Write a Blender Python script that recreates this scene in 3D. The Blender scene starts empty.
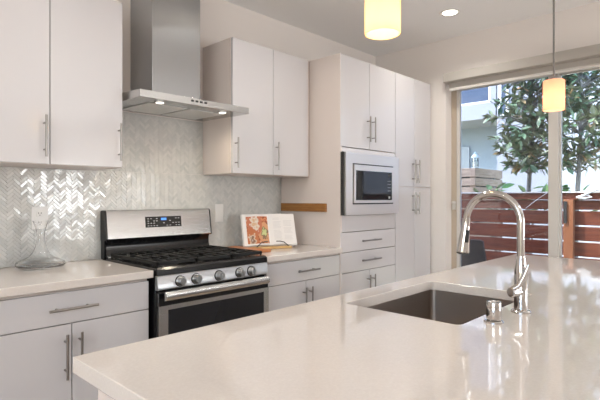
import bpy, bmesh, math, random
from mathutils import Vector, Matrix
random.seed(7)
SC = bpy.context.scene
COL = SC.collection
PI = math.pi

# ------------------------------------------------------------------ camera
cam_d = bpy.data.cameras.new('camera')
cam_d.sensor_width = 36.0
cam_d.lens = 476.72 / 600 * 36.0
cam_d.shift_y = -1.86 / 600
cam_d.clip_start = 0.05
cam = bpy.data.objects.new('camera', cam_d)
COL.objects.link(cam)
cam.location = (-1.2283, -2.8454, 1.2776)
cam.rotation_euler = (PI / 2, 0, -math.radians(46.2175))
SC.camera = cam

# ------------------------------------------------------------------ world, sun, window light, exposure
SC.view_settings.view_transform = 'Standard'
SC.view_settings.look = 'None'
SC.view_settings.gamma = 1.0
SC.view_settings.use_curve_mapping = False
SC.view_settings.exposure = 0.10

world = bpy.data.worlds.new('world')
SC.world = world
world.use_nodes = True
wn = world.node_tree
wn.nodes.clear()
w_out = wn.nodes.new('ShaderNodeOutputWorld')
w_bg = wn.nodes.new('ShaderNodeBackground')
w_sky = wn.nodes.new('ShaderNodeTexSky')
w_sky.sky_type = 'NISHITA'
w_sky.sun_disc = False
w_sky.sun_elevation = math.radians(55)
w_sky.sun_rotation = math.radians(-40)
w_sky.air_density = 1.0
w_sky.dust_density = 1.5
w_bg.inputs['Strength'].default_value = 1.3
wn.links.new(w_sky.outputs[0], w_bg.inputs[0])
wn.links.new(w_bg.outputs[0], w_out.inputs[0])

def light(name, kind, loc, energy, color=(1, 1, 1), direction=None, **kw):
    d = bpy.data.lights.new(name, kind)
    d.energy = energy
    d.color = color
    for k, v in kw.items():
        setattr(d, k, v)
    o = bpy.data.objects.new(name, d)
    COL.objects.link(o)
    o.location = loc
    if direction is not None:
        o.rotation_euler = Vector(direction).to_track_quat('-Z', 'Y').to_euler()
    return o

light('sun', 'SUN', (0, 0, 8), 6.0, (1.0, 0.95, 0.87), direction=(0.5, -0.8, -1.4), angle=0.01)
# daylight by the rear and side windows; the left light is an added upward fill
light('daylight_rear_window', 'AREA', (2.08, -6.44, 1.28), 46, (0.98, 0.98, 1.0), direction=(0, 1, 0.12),
      shape='RECTANGLE', size=0.86, size_y=0.94)
light('daylight_side_window', 'AREA', (2.86, -4.72, 1.55), 26, (0.97, 0.98, 1.0), direction=(-1, 0, 1.0),
      shape='RECTANGLE', size=0.5, size_y=1.5)
light('fill_left', 'AREA', (-4.4, -3.6, 1.5), 118, (1.0, 0.99, 0.98), direction=(1, 0.12, 2.6),
      shape='RECTANGLE', size=2.6, size_y=1.9)
portal = light('sky_portal', 'AREA', (3.10, -2.1, 1.2), 1.0, direction=(-1, 0, 0), shape='RECTANGLE', size=2.6, size_y=2.3)
portal.data.cycles.is_portal = True

# ------------------------------------------------------------------ materials
def mat(name, color=(0.8, 0.8, 0.8), rough=0.5, metal=0.0, **kw):
    m = bpy.data.materials.new(name)
    m.use_nodes = True
    b = m.node_tree.nodes['Principled BSDF']
    b.inputs['Base Color'].default_value = (*color, 1)
    b.inputs['Roughness'].default_value = rough
    b.inputs['Metallic'].default_value = metal
    for k, v in kw.items():
        b.inputs[k.replace('_', ' ')].default_value = v
    return m

def nodes(m):
    return m.node_tree.nodes, m.node_tree.links, m.node_tree.nodes['Principled BSDF']

def ramp(nt, stops):
    r = nt.new('ShaderNodeValToRGB')
    e = r.color_ramp.elements
    while len(e) < len(stops):
        e.new(0.5)
    for i, (p, c) in enumerate(stops):
        e[i].position = p
        e[i].color = (*c, 1)
    return r

def noisy(m, scale=(1, 1, 1), nscale=5, stops=None, bump=0.0, detail=4, rough=None, dist=0.01):
    nt, ln, b = nodes(m)
    tc = nt.new('ShaderNodeTexCoord')
    mp = nt.new('ShaderNodeMapping')
    mp.inputs['Scale'].default_value = scale
    ln.new(tc.outputs['Object'], mp.inputs[0])
    n = nt.new('ShaderNodeTexNoise')
    n.inputs['Scale'].default_value = nscale
    n.inputs['Detail'].default_value = detail
    ln.new(mp.outputs[0], n.inputs['Vector'])
    if stops:
        r = ramp(nt, stops)
        ln.new(n.outputs['Fac'], r.inputs[0])
        ln.new(r.outputs[0], b.inputs['Base Color'])
    if bump:
        bp = nt.new('ShaderNodeBump')
        bp.inputs['Strength'].default_value = bump
        bp.inputs['Distance'].default_value = dist
        ln.new(n.outputs['Fac'], bp.inputs['Height'])
        ln.new(bp.outputs[0], b.inputs['Normal'])
    if rough:
        mr = nt.new('ShaderNodeMapRange')
        mr.inputs['To Min'].default_value, mr.inputs['To Max'].default_value = rough
        ln.new(n.outputs['Fac'], mr.inputs['Value'])
        ln.new(mr.outputs[0], b.inputs['Roughness'])
    return m

M = {}
M['wall'] = noisy(mat('wall_paint', (0.82, 0.77, 0.73), 0.75), nscale=220, bump=0.08, dist=0.002)
M['ceiling'] = noisy(mat('ceiling_paint', (0.93, 0.93, 0.925), 0.8), nscale=220, bump=0.06, dist=0.002)
M['trim'] = mat('trim_paint', (0.78, 0.77, 0.74), 0.4)
M['lacquer'] = mat('white_lacquer', (0.63, 0.61, 0.62), 0.12, Specular_IOR_Level=0.5)
M['carcass'] = mat('white_melamine', (0.74, 0.655, 0.61), 0.28)
M['gap'] = mat('toe_kick_grey', (0.30, 0.28, 0.27), 0.8)  # plain dark grey of the toe kicks
M['quartz'] = noisy(mat('warm_quartz', rough=0.05, IOR=1.85), nscale=180, detail=2,
                    stops=[(0.3, (0.66, 0.60, 0.555)), (0.6, (0.69, 0.63, 0.585)), (0.75, (0.71, 0.655, 0.61))])
M['steel'] = mat('brushed_steel', (0.43, 0.437, 0.445), 0.30, 1.0, Anisotropic=0.75)
M['steel_plain'] = mat('plain_steel', (0.55, 0.55, 0.55), 0.28, 1.0)
M['steel_h'] = noisy(mat('steel_panel', (0.54, 0.54, 0.53), 0.26, 1.0, Anisotropic=0.5), scale=(3, 3, 200), nscale=3, rough=(0.22, 0.30))
M['steel_light'] = mat('pale_steel', (0.86, 0.83, 0.81), 0.42, 0.9)
M['sink'] = noisy(mat('sink_steel', (0.36, 0.31, 0.275), 0.35, 1.0), scale=(160, 2, 2), nscale=3, rough=(0.30, 0.42))
M['nickel'] = mat('satin_nickel', (0.33, 0.31, 0.29), 0.28, 1.0)
M['chrome'] = mat('polished_chrome', (0.52, 0.50, 0.485), 0.07, 1.0)
M['rubber'] = mat('black_rubber', (0.02, 0.02, 0.02), 0.5)
M['black'] = mat('black_enamel', (0.006, 0.006, 0.007), 0.18)
M['iron'] = noisy(mat('cast_iron', (0.008, 0.008, 0.008), 0.5, Specular_IOR_Level=0.3), nscale=150, bump=0.15, dist=0.001)
M['burner'] = mat('burner_aluminium', (0.10, 0.10, 0.10), 0.45, 0.6)
M['oven_glass'] = mat('oven_glass', (0.014, 0.015, 0.018), 0.05)
M['display'] = mat('display_black', (0.01, 0.01, 0.011), 0.12)
M['blue_led'] = mat('blue_digits', (0.05, 0.15, 0.6), 0.4, Emission_Color=(0.1, 0.35, 1, 1), Emission_Strength=0.9)
M['icon'] = mat('panel_print', (0.62, 0.62, 0.63), 0.5)
M['filter'] = noisy(mat('hood_filter_mesh', (0.74, 0.75, 0.74), 0.4, 0.2), nscale=400, bump=0.4, dist=0.002)
M['led'] = mat('lamp_lens', (1, 0.95, 0.85), 0.4, Emission_Color=(1, 0.90, 0.74, 1), Emission_Strength=6.0)
M['hood_led'] = mat('hood_lens', (1, 0.95, 0.85), 0.4, Emission_Color=(1, 0.93, 0.82, 1), Emission_Strength=2.0)
M['plastic'] = mat('white_plastic', (0.80, 0.79, 0.77), 0.3)
M['slot'] = mat('dark_slot', (0.03, 0.03, 0.03), 0.6)
M['oak'] = noisy(mat('knife_rack_wood', rough=0.45), scale=(4, 1.2, 14), nscale=6,
                 stops=[(0.3, (0.26, 0.10, 0.022)), (0.7, (0.42, 0.19, 0.045))])
M['board'] = noisy(mat('cherry_board', rough=0.4), scale=(14, 1.5, 4), nscale=5,
                   stops=[(0.3, (0.40, 0.13, 0.04)), (0.7, (0.55, 0.21, 0.07))])
M['bamboo'] = noisy(mat('bamboo', rough=0.45), scale=(3, 3, 20), nscale=6,
                    stops=[(0.3, (0.50, 0.29, 0.10)), (0.7, (0.64, 0.42, 0.18))])
M['paper'] = mat('paper', (0.76, 0.72, 0.69), 0.6)
M['cover'] = mat('book_cover', (0.74, 0.72, 0.70), 0.5)
M['redwood'] = noisy(mat('redwood', rough=0.6), scale=(8, 0.7, 12), nscale=4,
                     stops=[(0.25, (0.11, 0.024, 0.013)), (0.55, (0.19, 0.046, 0.020)), (0.8, (0.27, 0.074, 0.032))])
M['redwood_post'] = noisy(mat('redwood_post_wood', rough=0.6), scale=(8, 8, 0.8), nscale=4,
                     stops=[(0.25, (0.26, 0.085, 0.034)), (0.8, (0.40, 0.155, 0.065))])
M['cap'] = noisy(mat('sunlit_cap', (0.66, 0.64, 0.62), 0.6), nscale=30, bump=0.1)  # sun on the top rail put into the pale colour
M['greywood'] = noisy(mat('weathered_slats', rough=0.7), scale=(1.5, 1.5, 14), nscale=4,
                      stops=[(0.3, (0.30, 0.225, 0.175)), (0.7, (0.46, 0.36, 0.29))])
M['stucco'] = noisy(mat('white_stucco', (0.33, 0.35, 0.39), 0.85), nscale=90, bump=0.15, dist=0.01)
M['stucco_shade'] = noisy(mat('shaded_blue_stucco', (0.30, 0.37, 0.44), 0.85), nscale=90, bump=0.15, dist=0.01)  # wall in shade, its blue cast put into the colour
M['dark_pane'] = mat('dark_blue_pane', (0.03, 0.05, 0.10), 0.08)
M['grey_pane'] = mat('grey_pane', (0.25, 0.30, 0.36), 0.1)
M['bark'] = noisy(mat('grey_bark', rough=0.8), scale=(6, 6, 2), nscale=8,
                  stops=[(0.3, (0.16, 0.15, 0.14)), (0.7, (0.30, 0.28, 0.26))], bump=0.3)
M['deck'] = noisy(mat('grey_deck', rough=0.7), scale=(1, 8, 1), nscale=4,
                  stops=[(0.3, (0.22, 0.20, 0.18)), (0.7, (0.32, 0.29, 0.26))])
M['soil'] = noisy(mat('dry_ground', rough=0.9), nscale=6,
                  stops=[(0.35, (0.24, 0.25, 0.10)), (0.6, (0.55, 0.52, 0.33))], bump=0.4)
M['charcoal'] = mat('charcoal_fabric', (0.07, 0.056, 0.047), 0.7)
M['charcoal_metal'] = mat('charcoal_metal', (0.03, 0.03, 0.035), 0.4, 0.5)
M['frame'] = mat('vinyl_frame', (0.64, 0.61, 0.57), 0.4)
M['frame_tan'] = mat('tan_frame', (0.50, 0.42, 0.33), 0.5)
M['shade_cloth'] = mat('roller_fabric', (0.44, 0.41, 0.37), 0.7)
M['cord'] = mat('cord_grey', (0.20, 0.19, 0.18), 0.5)
M['rope'] = mat('white_rope', (0.8, 0.8, 0.8), 0.7)
M['floor'] = noisy(mat('oak_floor', rough=0.3), scale=(1.0, 9, 1), nscale=4,
                   stops=[(0.3, (0.46, 0.36, 0.27)), (0.7, (0.58, 0.47, 0.37))])
M['lantern'] = mat('pale_blue_lantern_metal', (0.42, 0.56, 0.66), 0.4)

def glass_mat(name, tint, rough=0.0, spec=1.0):
    """thin window pane: clear with a fresnel reflection"""
    m = bpy.data.materials.new(name)
    m.use_nodes = True
    nt, ln = m.node_tree.nodes, m.node_tree.links
    nt.clear()
    out = nt.new('ShaderNodeOutputMaterial')
    tr = nt.new('ShaderNodeBsdfTransparent')
    tr.inputs[0].default_value = (*tint, 1)
    gl = nt.new('ShaderNodeBsdfGlossy')
    gl.inputs['Roughness'].default_value = rough
    fr = nt.new('ShaderNodeFresnel')
    fr.inputs[0].default_value = 1.45
    mx = nt.new('ShaderNodeMixShader')
    mul = nt.new('ShaderNodeMath')
    mul.operation = 'MULTIPLY'
    mul.inputs[1].default_value = spec
    ln.new(fr.outputs[0], mul.inputs[0])
    ln.new(mul.outputs[0], mx.inputs[0])
    ln.new(tr.outputs[0], mx.inputs[1])
    ln.new(gl.outputs[0], mx.inputs[2])
    ln.new(mx.outputs[0], out.inputs[0])
    return m
M['pane'] = glass_mat('window_glass', (0.96, 0.98, 0.98))
M['screened'] = glass_mat('screened_glass', (0.80, 0.81, 0.83))
M['clear'] = mat('decanter_glass', (1, 1, 1), 0.0, Transmission_Weight=1.0, IOR=1.45)

def shade_mat(name, col, top, emis):
    """frosted lamp glass, lit by its bulb and by an added glow"""
    m = bpy.data.materials.new(name)
    m.use_nodes = True
    nt, ln = m.node_tree.nodes, m.node_tree.links
    nt.clear()
    out = nt.new('ShaderNodeOutputMaterial')
    tl = nt.new('ShaderNodeBsdfTranslucent')
    df = nt.new('ShaderNodeBsdfDiffuse')
    em = nt.new('ShaderNodeEmission')
    tl.inputs[0].default_value = (*col, 1)
    df.inputs[0].default_value = (*col, 1)
    em.inputs[0].default_value = (*top, 1)
    em.inputs[1].default_value = emis  # slight glow added to the glass besides the bulb
    mx = nt.new('ShaderNodeMixShader')
    mx.inputs[0].default_value = 0.35
    ad = nt.new('ShaderNodeAddShader')
    ln.new(tl.outputs[0], mx.inputs[1])
    ln.new(df.outputs[0], mx.inputs[2])
    ln.new(mx.outputs[0], ad.inputs[0])
    ln.new(em.outputs[0], ad.inputs[1])
    ln.new(ad.outputs[0], out.inputs[0])
    return m
M['shade_a'] = shade_mat('amber_lamp_glass', (0.90, 0.76, 0.46), (1.0, 0.79, 0.40), 0.36)
M['shade_b'] = shade_mat('peach_lamp_glass', (0.88, 0.58, 0.43), (1.0, 0.60, 0.38), 0.36)

# leaves: green above, bronze below
def leaf_mat(name, stops, back):
    m = mat(name, rough=0.35)
    nt, ln, b = nodes(m)
    at = nt.new('ShaderNodeAttribute')
    at.attribute_name = 'tone'
    r = ramp(nt, stops)
    ln.new(at.outputs['Fac'], r.inputs[0])
    ge = nt.new('ShaderNodeNewGeometry')
    mx = nt.new('ShaderNodeMix')
    mx.data_type = 'RGBA'
    mx.inputs['B'].default_value = (*back, 1)
    ln.new(ge.outputs['Backfacing'], mx.inputs['Factor'])
    ln.new(r.outputs[0], mx.inputs['A'])
    ln.new(mx.outputs['Result'], b.inputs['Base Color'])
    b.inputs['Specular IOR Level'].default_value = 0.6
    return m
M['leaf'] = leaf_mat('magnolia_leaf', [(0.0, (0.06, 0.12, 0.07)), (0.5, (0.12, 0.21, 0.11)), (0.75, (0.26, 0.33, 0.19)),
                                       (0.80, (0.42, 0.25, 0.11))], (0.17, 0.19, 0.11))
M['leaf_low'] = leaf_mat('shrub_leaf', [(0.0, (0.03, 0.09, 0.03)), (0.6, (0.08, 0.20, 0.05)), (1.0, (0.20, 0.34, 0.10))],
                         (0.10, 0.18, 0.06))

# tile: each tile carries its own tone
m = mat('marble_tile', rough=0.12)
nt, ln, b = nodes(m)
at = nt.new('ShaderNodeAttribute'); at.attribute_name = 'tone'
tc = nt.new('ShaderNodeTexCoord')
nz = nt.new('ShaderNodeTexNoise'); nz.inputs['Scale'].default_value = 3.0; nz.inputs['Detail'].default_value = 6
ln.new(tc.outputs['Object'], nz.inputs['Vector'])
mm = nt.new('ShaderNodeMath'); mm.operation = 'MULTIPLY_ADD'; mm.inputs[1].default_value = 0.6
ln.new(nz.outputs['Fac'], mm.inputs[0]); ln.new(at.outputs['Fac'], mm.inputs[2])
r = ramp(nt, [(0.15, (0.56, 0.575, 0.56)), (0.55, (0.65, 0.65, 0.63)), (1.0, (0.71, 0.705, 0.68))])
ln.new(mm.outputs[0], r.inputs[0]); ln.new(r.outputs[0], b.inputs['Base Color'])
M['tile'] = m
M['grout'] = mat('grout', (0.68, 0.67, 0.65), 0.8)

# cookbook pages
def page_photo():
    m = mat('recipe_photo', rough=0.35)
    nt, ln, b = nodes(m)
    uv = nt.new('ShaderNodeUVMap')
    v = nt.new('ShaderNodeTexVoronoi'); v.inputs['Scale'].default_value = 9
    ln.new(uv.outputs[0], v.inputs['Vector'])
    n = nt.new('ShaderNodeTexNoise'); n.inputs['Scale'].default_value = 9; n.inputs['Detail'].default_value = 8
    ln.new(uv.outputs[0], n.inputs['Vector'])
    r1 = ramp(nt, [(0.32, (0.10, 0.03, 0.02)), (0.45, (0.42, 0.11, 0.04)), (0.56, (0.60, 0.22, 0.09)), (0.66, (0.62, 0.52, 0.40))])
    ln.new(n.outputs['Fac'], r1.inputs[0])
    cur = r1.outputs[0]
    # a pale bowl low right and a pale plate high left
    for (cx, cy, rad, asp, stops) in [(0.80, 0.40, 0.30, 0.80, [(0.0, (0.62, 0.62, 0.34)), (0.6, (0.50, 0.52, 0.22)), (0.75, (0.10, 0.06, 0.04)), (0.9, (0.6, 0.3, 0.15))]),
                                      (0.38, 0.74, 0.34, 0.75, [(0.0, (0.66, 0.60, 0.48)), (0.5, (0.60, 0.36, 0.2)), (0.8, (0.70, 0.64, 0.55)), (0.95, (0.5, 0.16, 0.08))]),
                                      (0.22, 0.12, 0.27, 0.6, [(0.0, (0.55, 0.50, 0.44)), (0.5, (0.20, 0.08, 0.04)), (0.8, (0.66, 0.55, 0.42)), (0.95, (0.5, 0.16, 0.06))])]:
        mp = nt.new('ShaderNodeMapping'); mp.vector_type = 'POINT'
        mp.inputs['Location'].default_value = (-cx, -cy * asp, 0)
        mp.inputs['Scale'].default_value = (1, asp, 1)
        ln.new(uv.outputs[0], mp.inputs[0])
        ln_ = nt.new('ShaderNodeVectorMath'); ln_.operation = 'LENGTH'
        ln.new(mp.outputs[0], ln_.inputs[0])
        d = nt.new('ShaderNodeMath'); d.operation = 'DIVIDE'; d.inputs[1].default_value = rad
        ln.new(ln_.outputs['Value'], d.inputs[0])
        a = nt.new('ShaderNodeMath'); a.operation = 'MULTIPLY_ADD'; a.inputs[1].default_value = 0.6
        ln.new(v.outputs['Distance'], a.inputs[0]); ln.new(d.outputs[0], a.inputs[2])
        rr = ramp(nt, stops)
        ln.new(a.outputs[0], rr.inputs[0])
        lt = nt.new('ShaderNodeMath'); lt.operation = 'LESS_THAN'; lt.inputs[1].default_value = 1.0
        ln.new(d.outputs[0], lt.inputs[0])
        mx = nt.new('ShaderNodeMix'); mx.data_type = 'RGBA'
        ln.new(lt.outputs[0], mx.inputs['Factor'])
        ln.new(cur, mx.inputs['A']); ln.new(rr.outputs[0], mx.inputs['B'])
        cur = mx.outputs['Result']
    ln.new(cur, b.inputs['Base Color'])
    return m
M['photo'] = page_photo()
M['ink'] = mat('faint_ink', (0.62, 0.59, 0.575), 0.7)

# ------------------------------------------------------------------ mesh helper
class MB:
    def __init__(s):
        s.bm = bmesh.new()
    def verts(s, pts):
        return [s.bm.verts.new(p) for p in pts]
    def face(s, vs, mi=0):
        try:
            f = s.bm.faces.new(vs); f.material_index = mi
            return f
        except ValueError:
            return None
    def box(s, x0, x1, y0, y1, z0, z1, mi=0, mx=None):
        p = [(x, y, z) for x in (x0, x1) for y in (y0, y1) for z in (z0, z1)]
        if mx is not None:
            p = [mx @ Vector(q) for q in p]
        v = s.verts(p)
        for a in ((0, 1, 3, 2), (4, 6, 7, 5), (0, 4, 5, 1), (2, 3, 7, 6), (0, 2, 6, 4), (1, 5, 7, 3)):
            s.face([v[i] for i in a], mi)
        return s
    def prism(s, poly, axis, a0, a1, mx=None):
        """poly in the two other axes (order x,y,z without axis), extruded along axis"""
        def P(u, v, w):
            q = {0: (w, u, v), 1: (u, w, v), 2: (u, v, w)}[axis]
            return mx @ Vector(q) if mx is not None else q
        A = s.verts([P(u, v, a0) for u, v in poly])
        B = s.verts([P(u, v, a1) for u, v in poly])
        s.face(A[::-1]); s.face(B)
        n = len(poly)
        for i in range(n):
            s.face([A[i], A[(i + 1) % n], B[(i + 1) % n], B[i]])
        return s
    def tube(s, path, rad, n=16, cap=True, closed=False):
        path = [Vector(p) for p in path]
        rad = rad if isinstance(rad, (list, tuple)) else [rad] * len(path)
        rings = []
        up = None
        for i, p in enumerate(path):
            a = path[i - 1] if i else (path[-1] if closed else path[0])
            b = path[(i + 1) % len(path)] if (i < len(path) - 1 or closed) else path[-1]
            t = (b - a).normalized()
            if up is None:
                up = Vector((0, 0, 1)) if abs(t.z) < 0.9 else Vector((1, 0, 0))
            sx = t.cross(up).normalized()
            up = sx.cross(t).normalized()
            rings.append(s.verts([p + (sx * math.cos(2 * PI * k / n) + up * math.sin(2 * PI * k / n)) * rad[i] for k in range(n)]))
        m_ = len(rings)
        for i in range(m_ if closed else m_ - 1):
            A, B = rings[i], rings[(i + 1) % m_]
            for k in range(n):
                s.face([A[k], A[(k + 1) % n], B[(k + 1) % n], B[k]])
        if cap and not closed:
            s.face(rings[0][::-1]); s.face(rings[-1])
        return s
    def lathe(s, prof, c, n=32, mx=None, cap=(True, True), closed=False):
        """prof: (radius, z) list"""
        c = Vector(c)
        def P(r, z, k):
            q = Vector((r * math.cos(2 * PI * k / n), r * math.sin(2 * PI * k / n), z))
            return c + (mx @ q if mx is not None else q)
        rings = []
        for r, z in prof:
            rings.append(s.verts([P(r, z, k) for k in range(n)]) if r > 1e-6 else s.verts([P(0, z, 0)]))
        pairs = list(zip(rings[:-1], rings[1:]))
        if closed:
            pairs.append((rings[-1], rings[0]))
        for A, B in pairs:
            for k in range(n):
                q = [A[k % len(A)], A[(k + 1) % len(A)], B[(k + 1) % len(B)], B[k % len(B)]]
                u = []
                for w in q:
                    if w not in u:
                        u.append(w)
                if len(u) >= 3:
                    s.face(u)
        if not closed:
            if cap[0] and len(rings[0]) > 1: s.face(rings[0][::-1])
            if cap[1] and len(rings[-1]) > 1: s.face(rings[-1])
        return s
    def obj(s, name, m, parent=None, bevel=0.0, loc=None, fix=True, smooth=True, seg=2):
        org = Vector(loc) if loc is not None else (ORG[parent.name] if parent is not None else Vector((0, 0, 0)))
        if fix:
            bmesh.ops.recalc_face_normals(s.bm, faces=s.bm.faces[:])
        bmesh.ops.translate(s.bm, verts=s.bm.verts[:], vec=-org)
        me = bpy.data.meshes.new(name)
        s.bm.to_mesh(me); s.bm.free()
        for mm_ in (m if isinstance(m, (list, tuple)) else [m]):
            me.materials.append(M[mm_] if isinstance(mm_, str) else mm_)
        if smooth:
            for p in me.polygons:
                p.use_smooth = True
            me.set_sharp_from_angle(angle=math.radians(32))
        o = bpy.data.objects.new(name, me)
        COL.objects.link(o)
        if parent is not None:
            o.parent = parent
        else:
            o.location = org
        ORG[o.name] = org
        if bevel:
            bv = o.modifiers.new('bevel', 'BEVEL')
            bv.width = bevel; bv.segments = seg; bv.limit_method = 'ANGLE'; bv.angle_limit = math.radians(40)
            bv.harden_normals = False
        return o
ORG = {}

def tag(o, label=None, cat=None, group=None, kind=None):
    if label: o['label'] = label
    if cat: o['category'] = cat
    if group: o['group'] = group
    if kind: o['kind'] = kind
    return o

def thing(name, loc, label, cat, group=None):
    o = bpy.data.objects.new(name, None)
    COL.objects.link(o)
    o.empty_display_size = 0.1
    o.location = loc
    ORG[o.name] = Vector(loc)
    return tag(o, label, cat, group)

def box(name, m, d, parent=None, bevel=0.0, loc=None):
    return MB().box(*d).obj(name, m, parent, bevel, loc)

def struct(name, m, d, bevel=0.0):
    return tag(box(name, m, d, None, bevel), kind='structure')

# ------------------------------------------------------------------ room shell
WX = 2.87         # window wall, inner face
CZ = 2.74         # ceiling
BX0, BY1, LX = 3.02, -6.55, -4.55
struct('floor', 'floor', (LX - 0.15, BX0, BY1 - 0.15, 0.15, -0.1, 0))
struct('ceiling', 'ceiling', (LX - 0.15, BX0, BY1 - 0.15, 0.15, CZ, CZ + 0.15))
struct('wall_back', 'wall', (LX - 0.15, BX0, 0, 0.15, 0, CZ))
mb = MB()                      # window wall with the sliding door opening
D0, D1, DH = -0.775, -3.45, 2.385
mb.box(WX, BX0, D0, 0, 0, CZ)
mb.box(WX, BX0, D1, D0, DH, CZ)
mb.box(WX, BX0, -4.42, D1, 0, CZ)
mb.box(WX, BX0, BY1 - 0.15, -5.02, 0, CZ)
mb.box(WX, BX0, -5.02, -4.42, 0, 0.75)
mb.box(WX, BX0, -5.02, -4.42, 2.35, CZ)
tag(mb.obj('wall_right', 'wall'), kind='structure')
mb = MB()                      # wall behind the camera, with its window opening
mb.box(LX, 1.6, BY1 - 0.15, BY1, 0, CZ)
mb.box(2.56, 3.02, BY1 - 0.15, BY1, 0, CZ)
mb.box(1.6, 2.56, BY1 - 0.15, BY1, 0, 0.78)
mb.box(1.6, 2.56, BY1 - 0.15, BY1, 1.80, CZ)
tag(mb.obj('wall_front', 'wall'), kind='structure')
mb = MB()
mb.box(LX - 0.15, LX, BY1, -5.0, 0, CZ)
mb.box(LX - 0.15, LX, -2.2, 0, 0, CZ)
mb.box(LX - 0.15, LX, -5.0, -2.2, 0, 0.45)
mb.box(LX - 0.15, LX, -5.0, -2.2, 2.45, CZ)
tag(mb.obj('wall_left', 'wall'), kind='structure')

def flat_window(n, axis, fixed, a0, a1, z0, z1, t=0.06):
    """window frame with a mullion, and its pane"""
    r = MB()
    def bb(p0, p1, q0, q1):
        if axis == 0: r.box(fixed - t / 2, fixed + t / 2, p0, p1, q0, q1)
        else: r.box(p0, p1, fixed - t / 2, fixed + t / 2, q0, q1)
    bb(a0, a0 + .06, z0, z1); bb(a1 - .06, a1, z0, z1)
    bb(a0 + .06, a1 - .06, z0, z0 + .06); bb(a0 + .06, a1 - .06, z1 - .06, z1)
    mid = (a0 + a1) / 2
    bb(mid - .03, mid + .03, z0 + .06, z1 - .06)
    f = tag(r.obj('window_%d' % n, 'trim', None, 0.003), kind='structure')
    g = MB()
    for p0, p1 in ((a0 + .06, mid - .03), (mid + .03, a1 - .06)):
        if axis == 0: g.box(fixed - .004, fixed + .004, p0, p1, z0 + .06, z1 - .06)
        else: g.box(p0, p1, fixed - .004, fixed + .004, z0 + .06, z1 - .06)
    g.obj('glass', 'pane', f)
flat_window(2, 1, BY1 - 0.08, 1.6, 2.56, 0.78, 1.80)
flat_window(1, 0, 2.95, -5.02, -4.42, 0.75, 2.35)
flat_window(3, 0, LX - 0.08, -5.0, -2.2, 0.45, 2.45)
struct('trim_1', 'trim', (WX, BX0 + 0.05, D1, D0, 0.0, 0.03))       # threshold
tag(box('baseboard_right', 'trim', (WX - 0.012, WX, D0, -0.66, 0, 0.1), None, 0.002), kind='structure')

# sliding glass door: outer frame, two sliding panels
dr = MB()
dr.box(2.985, 3.055, D0 - 0.05, D0, 0.03, DH)
dr.box(2.985, 3.055, D1, D1 + 0.05, 0.03, DH)
dr.box(2.985, 3.055, D1 + 0.05, D0 - 0.05, DH - 0.05, DH)
door = tag(dr.obj('door_1', 'frame_tan', None, 0.002), kind='structure')
def panel(name_glass, gm, y1, y0, x, mtl, st=0.032, en=0.075):
    p = MB()
    p.box(x - .018, x + .018, y1 - st, y1, 0.035, DH - 0.055)
    p.box(x - .018, x + .018, y0, y0 + en, 0.035, DH - 0.055)
    p.box(x - .018, x + .018, y0 + en, y1 - st, 0.035, 0.12)
    p.box(x - .018, x + .018, y0 + en, y1 - st, DH - 0.11, DH - 0.055)
    f = p.obj('sliding_panel', mtl, door, 0.002)
    MB().box(x - .004, x + .004, y0 + en, y1 - st, 0.12, DH - 0.11).obj('glass', gm, f)
    return f
pa = panel('glass', 'screened', D0 - 0.051, -1.690, 3.003, 'frame')
pb = panel('glass', 'pane', -1.64, -2.56, 3.040, 'frame', st=0.06)
pc = panel('glass', 'pane', -2.52, D1 + 0.051, 3.003, 'frame', st=0.06)
k = MB(); k.box(2.958, 2.984, D0 - 0.045, D0 - 0.02, 1.17, 1.25); k.tube([(2.95, D0 - 0.02, 1.235), (2.95, D0 - 0.062, 1.235)], 0.007, 10)
k.obj('door_latch', 'frame', door, 0.002)

# roller blind cassette above the door
bl = thing('roller_blind', (2.80, -2.0, 2.25), 'taupe roller blind cassette mounted above the sliding glass door', 'blind')
c = MB(); c.prism([(WX - .002, 2.318), (WX - .002, 2.400), (2.775, 2.400), (2.770, 2.388), (2.770, 2.322), (2.785, 2.318)], 1, -3.6, -0.800)
c.obj('cassette', 'shade_cloth', bl, 0.003)
c = MB(); c.box(2.835, 2.842, -3.55, -0.83, 2.275, 2.317); c.obj('fabric', 'shade_cloth', bl)
c = MB(); c.prism([(2.828, 2.248), (2.850, 2.248), (2.852, 2.262), (2.846, 2.275), (2.832, 2.275), (2.826, 2.262)], 1, -3.55, -0.83)
c.obj('bottom_bar', 'frame', bl)

# ------------------------------------------------------------------ cabinets
def bar_handle(p0, p1, out, off=0.035, r=0.006, name='handle', parent=None, inset=0.18):
    """bar pull between p0 and p1 (on the door face), standing off along out"""
    p0, p1, out = Vector(p0), Vector(p1), Vector(out)
    h = MB()
    h.tube([p0 + out * off, p1 + out * off], r, 14)
    for t in (inset, 1 - inset):
        q = p0.lerp(p1, t)
        h.tube([q, q + out * off], r * 0.75, 10)
    return h.obj(name, 'nickel', parent)

def front(kind, x0, x1, z0, z1, yf, parent, handle=None, g=0.0023, t=0.019):
    o = box(kind, 'lacquer', (x0 + g, x1 - g, yf, yf + t, z0 + g, z1 - g), parent, 0.0012)
    if handle:
        hx0, hz0, hx1, hz1 = handle
        bar_handle((hx0, yf, hz0), (hx1, yf, hz1), (0, -1, 0), parent=o)
    return o
UF, BF = -0.341, -0.630

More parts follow.
